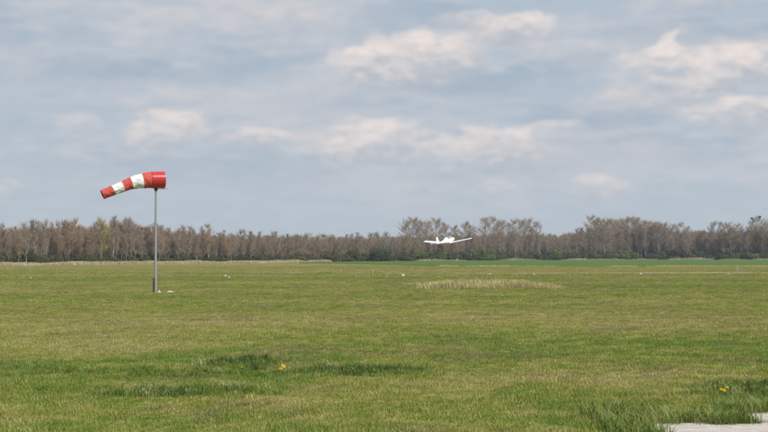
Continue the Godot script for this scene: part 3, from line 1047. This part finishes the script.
# ------------------------------------------------------------------ small things on the field
func make_details() -> void:
	var conc := speckled(Color(0.38, 0.35, 0.31), Color(0.56, 0.52, 0.465), 0.9, 51, 0.92)
	conc.normal_enabled = true
	var bumps := noise_tex(0.08, Color(0, 0, 0), Color(1, 1, 1), 52, 256)
	bumps.color_ramp = null
	bumps.as_normal_map = true
	bumps.bump_strength = 1.6
	conc.normal_texture = bumps
	var apron := Node3D.new()
	apron.name = numbered("concrete_apron")
	add_child(apron)
	tag(apron, "worn pale concrete apron slabs at the edge of the grass", "", "", "structure")
	var slab := func(x0: float, x1: float, z0: float, z1: float, up: float):
		var s := Shape.new()
		# broken outline: chamfered block with a slightly uneven rim
		var r := RandomNumberGenerator.new()
		r.seed = int(x0 * 100 + z0 * 10)
		var rim := []
		for q in [[x0, z1, x1, z1], [x1, z1, x1, z0], [x1, z0, x0, z0], [x0, z0, x0, z1]]:
			for k in 16:
				var v := k / 16.0
				rim.append(Vector3(lerpf(q[0], q[2], v) + r.randf_range(-0.02, 0.02), 0, lerpf(q[1], q[3], v) + r.randf_range(-0.01, 0.06) * (1.0 if q[1] == z0 and q[3] == z0 else 0.2)))
		var low := []
		var mid := []
		var top := []
		var ctr := Vector3((x0 + x1) / 2, 0, (z0 + z1) / 2)
		for p in rim:
			low.append(p + Vector3(0, -0.2, 0))
			mid.append(p + Vector3(0, up - 0.012, 0))
			top.append(p.lerp(ctr, 0.008) + Vector3(0, up, 0))
		s.loft([low, mid], false, false)
		s.loft([mid, top], false, true)
		part("slab", s.done(), conc, apron)
	for gx in 4:
		for gz in 3:
			slab.call(2.65 + gx * 2.52, 2.65 + gx * 2.52 + 2.5, -14.2 + gz * 2.52, -14.2 + gz * 2.52 + 2.5, 0.02 + 0.006 * ((gx + gz) % 2))
	for gx in 3:
		slab.call(3.76 + gx * 2.52, 3.76 + gx * 2.52 + 2.5, -15.0, -14.28, 0.035)
	# dandelions
	var yellow := mat(Color(0.84, 0.58, 0.015), 0.8)
	var green := mat(Color(0.10, 0.16, 0.05), 0.7)
	var head := Shape.new()
	var hr := RandomNumberGenerator.new()
	hr.seed = 5
	for ringno in 4:
		for k in 18:
			var a := TAU * (k + ringno * 0.4) / 18 + hr.randf_range(-0.1, 0.1)
			var out := Vector3(cos(a), 0, sin(a))
			var sd := Vector3(-sin(a), 0, cos(a)) * 0.0026
			var ln := 0.021 - ringno * 0.004
			var e := out * ln + Vector3(0, 0.003 + ringno * 0.004, 0)
			head.quad(-sd * 0.5, e - sd, e + sd, sd * 0.5)
	var head_mesh := head.done()
	var stem := Shape.new()
	stem.tube([Vector3(0, -0.02, 0), Vector3(0.005, 0.05, 0), Vector3(0, 0.1, 0)], [0.0022, 0.002, 0.0018], 6)
	var stem_mesh := stem.done()
	var leaf := Shape.new()
	for k in 6:
		var a := TAU * k / 6 + hr.randf() * 0.4
		var out := Vector3(cos(a), 0, sin(a))
		var sd := Vector3(-sin(a), 0, cos(a)) * 0.012
		leaf.tri(Vector3(0, 0, 0) - sd * 0.3, out * 0.07 + Vector3(0, 0.03, 0) - sd, Vector3.ZERO + sd * 0.3)
		leaf.tri(Vector3.ZERO + sd * 0.3, out * 0.07 + Vector3(0, 0.03, 0) - sd, out * 0.08 + Vector3(0, 0.03, 0) + sd)
		leaf.tri(out * 0.07 + Vector3(0, 0.03, 0) - sd, out * 0.13 + Vector3(0, 0.012, 0), out * 0.08 + Vector3(0, 0.03, 0) + sd)
	var leaf_mesh := leaf.done()
	var dandelion := func(px: float, py: float, tall: float, size: float, label: String, group: String):
		var p := spot(px, far(py))
		if on_slab(p.x, -p.z): return
		p.y = rise(p.x, p.z)
		var t := thing("dandelion", label, "flower", p, rng.randf() * TAU, group)
		part("leaf_rosette", leaf_mesh, green, t)
		part("stem", stem_mesh, green, t).scale.y = tall
		var h := part("flower_head", head_mesh, yellow, t)
		h.position = Vector3(0, 0.1 * tall, 0)
		h.rotation = Vector3(rng.randf_range(0.3, 0.8), -t.rotation.y + rng.randf_range(-0.4, 0.4), 0)
		h.scale = Vector3.ONE * size
	dandelion.call(281.0, 380.5, 1.7, 1.25, "orange-yellow dandelion, the lower of the pair by the dark hollow", "")
	dandelion.call(283.6, 379.0, 1.9, 1.35, "orange-yellow dandelion, the higher of the pair by the dark hollow", "")
	for q in [[367, 374], [374, 376.5], [242, 371]]:
		dandelion.call(q[0], q[1], 0.9, 0.5, "small dandelion in the dark lush grass strip", "dandelions in the lush strip")
	for q in [[720, 399], [723, 400], [726, 397]]:
		dandelion.call(q[0], q[1], 1.4, 0.9, "yellow dandelion near the corner of the concrete", "dandelions near the concrete")
	for k in 20:
		dandelion.call(rng.randf_range(500, 772), 300.0 + pow(rng.randf(), 1.3) * 80.0, 0.7, 0.55, "small yellow dandelion scattered in the open meadow", "dandelions scattered in the meadow")
	# runway edge markers: little white-painted ridge tents of two boards
	var paint := speckled(Color(0.46, 0.45, 0.42), Color(0.68, 0.67, 0.64), 2.0, 61, 0.6)
	var board := Shape.new()
	board.box(Vector3.ZERO, Vector3(0.62, 0.02, 0.36), Basis.IDENTITY, 0.005)
	var board_mesh := board.done()
	var marks := [[31, 278.0, 0.55, "whitish ridge marker lying alone in the meadow by the plantation"], [226, 276.2, 0.9, "whitish ridge marker, upper of two close together beyond the windsock"], [229.3, 277.9, 0.75, "whitish ridge marker, lower of two close together beyond the windsock"],
		[403, 275.6, 1.0, "bright white ridge marker beside the track before the straw patch"], [490, 274.4, 0.8, "white ridge marker on the track behind the straw patch"], [534, 274.4, 0.7, "white ridge marker on the track past the straw patch"], [641, 274.2, 0.85, "white ridge marker on the bare track beyond the open meadow"], [587, 273.7, 0.6, "small dull ridge marker on the bare track beyond the open meadow"], [728, 274.2, 0.6, "small white ridge marker near the thin post"]]
	for q in marks:
		var p := spot(q[0], far(q[1]))
		p.y = rise(p.x, p.z)
		var t := thing("runway_marker", q[3], "marker", p, rng.randf_range(-0.5, 0.5), "runway edge markers")
		t.scale = Vector3.ONE * q[2] * 0.4
		for s in [-1, 1]:
			var b := part("board", board_mesh, paint, t)
			b.position = Vector3(0, 0.15, 0.105 * s)
			b.rotation.x = 0.92 * s
	# thin posts
	for q in [[373, 275.3, 0.42, "short pale wooden post beside the bare track"], [737, 272.8, 0.45, "thin pale post by the crop margin"]]:
		var p := spot(q[0], far(q[1]))
		var t := thing("marker_post", q[3], "post", p)
		var s := Shape.new()
		s.box(Vector3(0, q[2] / 2, 0), Vector3(0.09, q[2], 0.09), Basis.IDENTITY, 0.01)
		part("shaft", s.done(), speckled(Color(0.28, 0.25, 0.21), Color(0.42, 0.39, 0.34), 2.0, 62), t)
		s = Shape.new()
		s.box(Vector3(0, q[2] + 0.03, 0), Vector3(0.12, 0.06, 0.12), Basis.IDENTITY, 0.015)
		part("cap", s.done(), paint, t)

# ------------------------------------------------------------------ everything
func _ready() -> void:
	rng.seed = 20240
	for q in [[n_big, 1, 0.11, 3], [n_mid, 2, 0.42, 3], [n_fine, 3, 1.6, 2], [n_rise, 4, 0.16, 2], [n_cloud, 5, 0.30, 5], [n_veil, 6, 0.05, 4], [n_warp, 7, 0.12, 4]]:
		q[0].seed = q[1]
		q[0].frequency = q[2]
		q[0].fractal_octaves = q[3]
		q[0].noise_type = FastNoiseLite.TYPE_SIMPLEX_SMOOTH
	# camera
	var cam := Camera3D.new()
	cam.name = "camera"
	cam.position = Vector3(0, EYE, 0)
	cam.rotation.x = atan(40.0 / LENS)
	cam.fov = rad_to_deg(2.0 * atan(216.0 / LENS))
	cam.near = 0.1
	cam.far = 6000.0
	add_child(cam)
	cam.current = true
	# sky
	var env := Environment.new()
	env.background_mode = Environment.BG_SKY
	var sky := Sky.new()
	var pan := PanoramaSkyMaterial.new()
	pan.panorama = make_sky()
	sky.sky_material = pan
	env.sky = sky
	env.tonemap_mode = Environment.TONE_MAPPER_LINEAR
	env.tonemap_exposure = 1.0
	env.sdfgi_enabled = true
	env.ssao_enabled = true
	env.ssil_enabled = true
	env.fog_enabled = true
	env.fog_density = 0.00017
	env.fog_light_color = Color(0.80, 0.86, 0.93)
	var we := WorldEnvironment.new()
	we.name = "world_environment"
	we.environment = env
	add_child(we)
	# sun: high over the viewer's right shoulder, softened by thin cloud
	var sun := DirectionalLight3D.new()
	sun.name = "sun"
	sun.light_energy = 1.3
	sun.light_color = Color(1.0, 0.97, 0.93)
	sun.light_angular_distance = 0.6
	sun.shadow_enabled = true
	sun.rotation_degrees = Vector3(-48, 48, 0)
	add_child(sun)
	plan_field()
	make_ground()
	# crop beyond the airfield, bare track across it
	var near_edge := []
	var far_edge := []
	for k in 91:
		var px := 300.0 + k * 6.5
		near_edge.append(spot(px, crop_near(px)))
		far_edge.append(spot(px, maxf(edge_of_wood(px) - 5.0, crop_near(px) + 2.0)))
	ribbon("crop_field", "even green young crop between the airfield and the wood", near_edge, far_edge, 14, 0.14, Color(0.098, 0.172, 0.042), Color(0.125, 0.200, 0.050), 1.5, 71)
	near_edge = []
	far_edge = []
	for k in 121:
		var px := 150.0 + k * 5.6
		var tl := track_line(px)
		near_edge.append(spot(px, tl.x - tl.y))
		far_edge.append(spot(px, tl.x + tl.y))
	ribbon("bare_track", "pale worn track crossing the airfield", near_edge, far_edge, 6, 0.03, Color(0.26, 0.24, 0.12), Color(0.40, 0.355, 0.21), 0.8, 72)
	make_woods()
	make_windsock()
	make_aeroplane()
	make_details()
	make_grass()
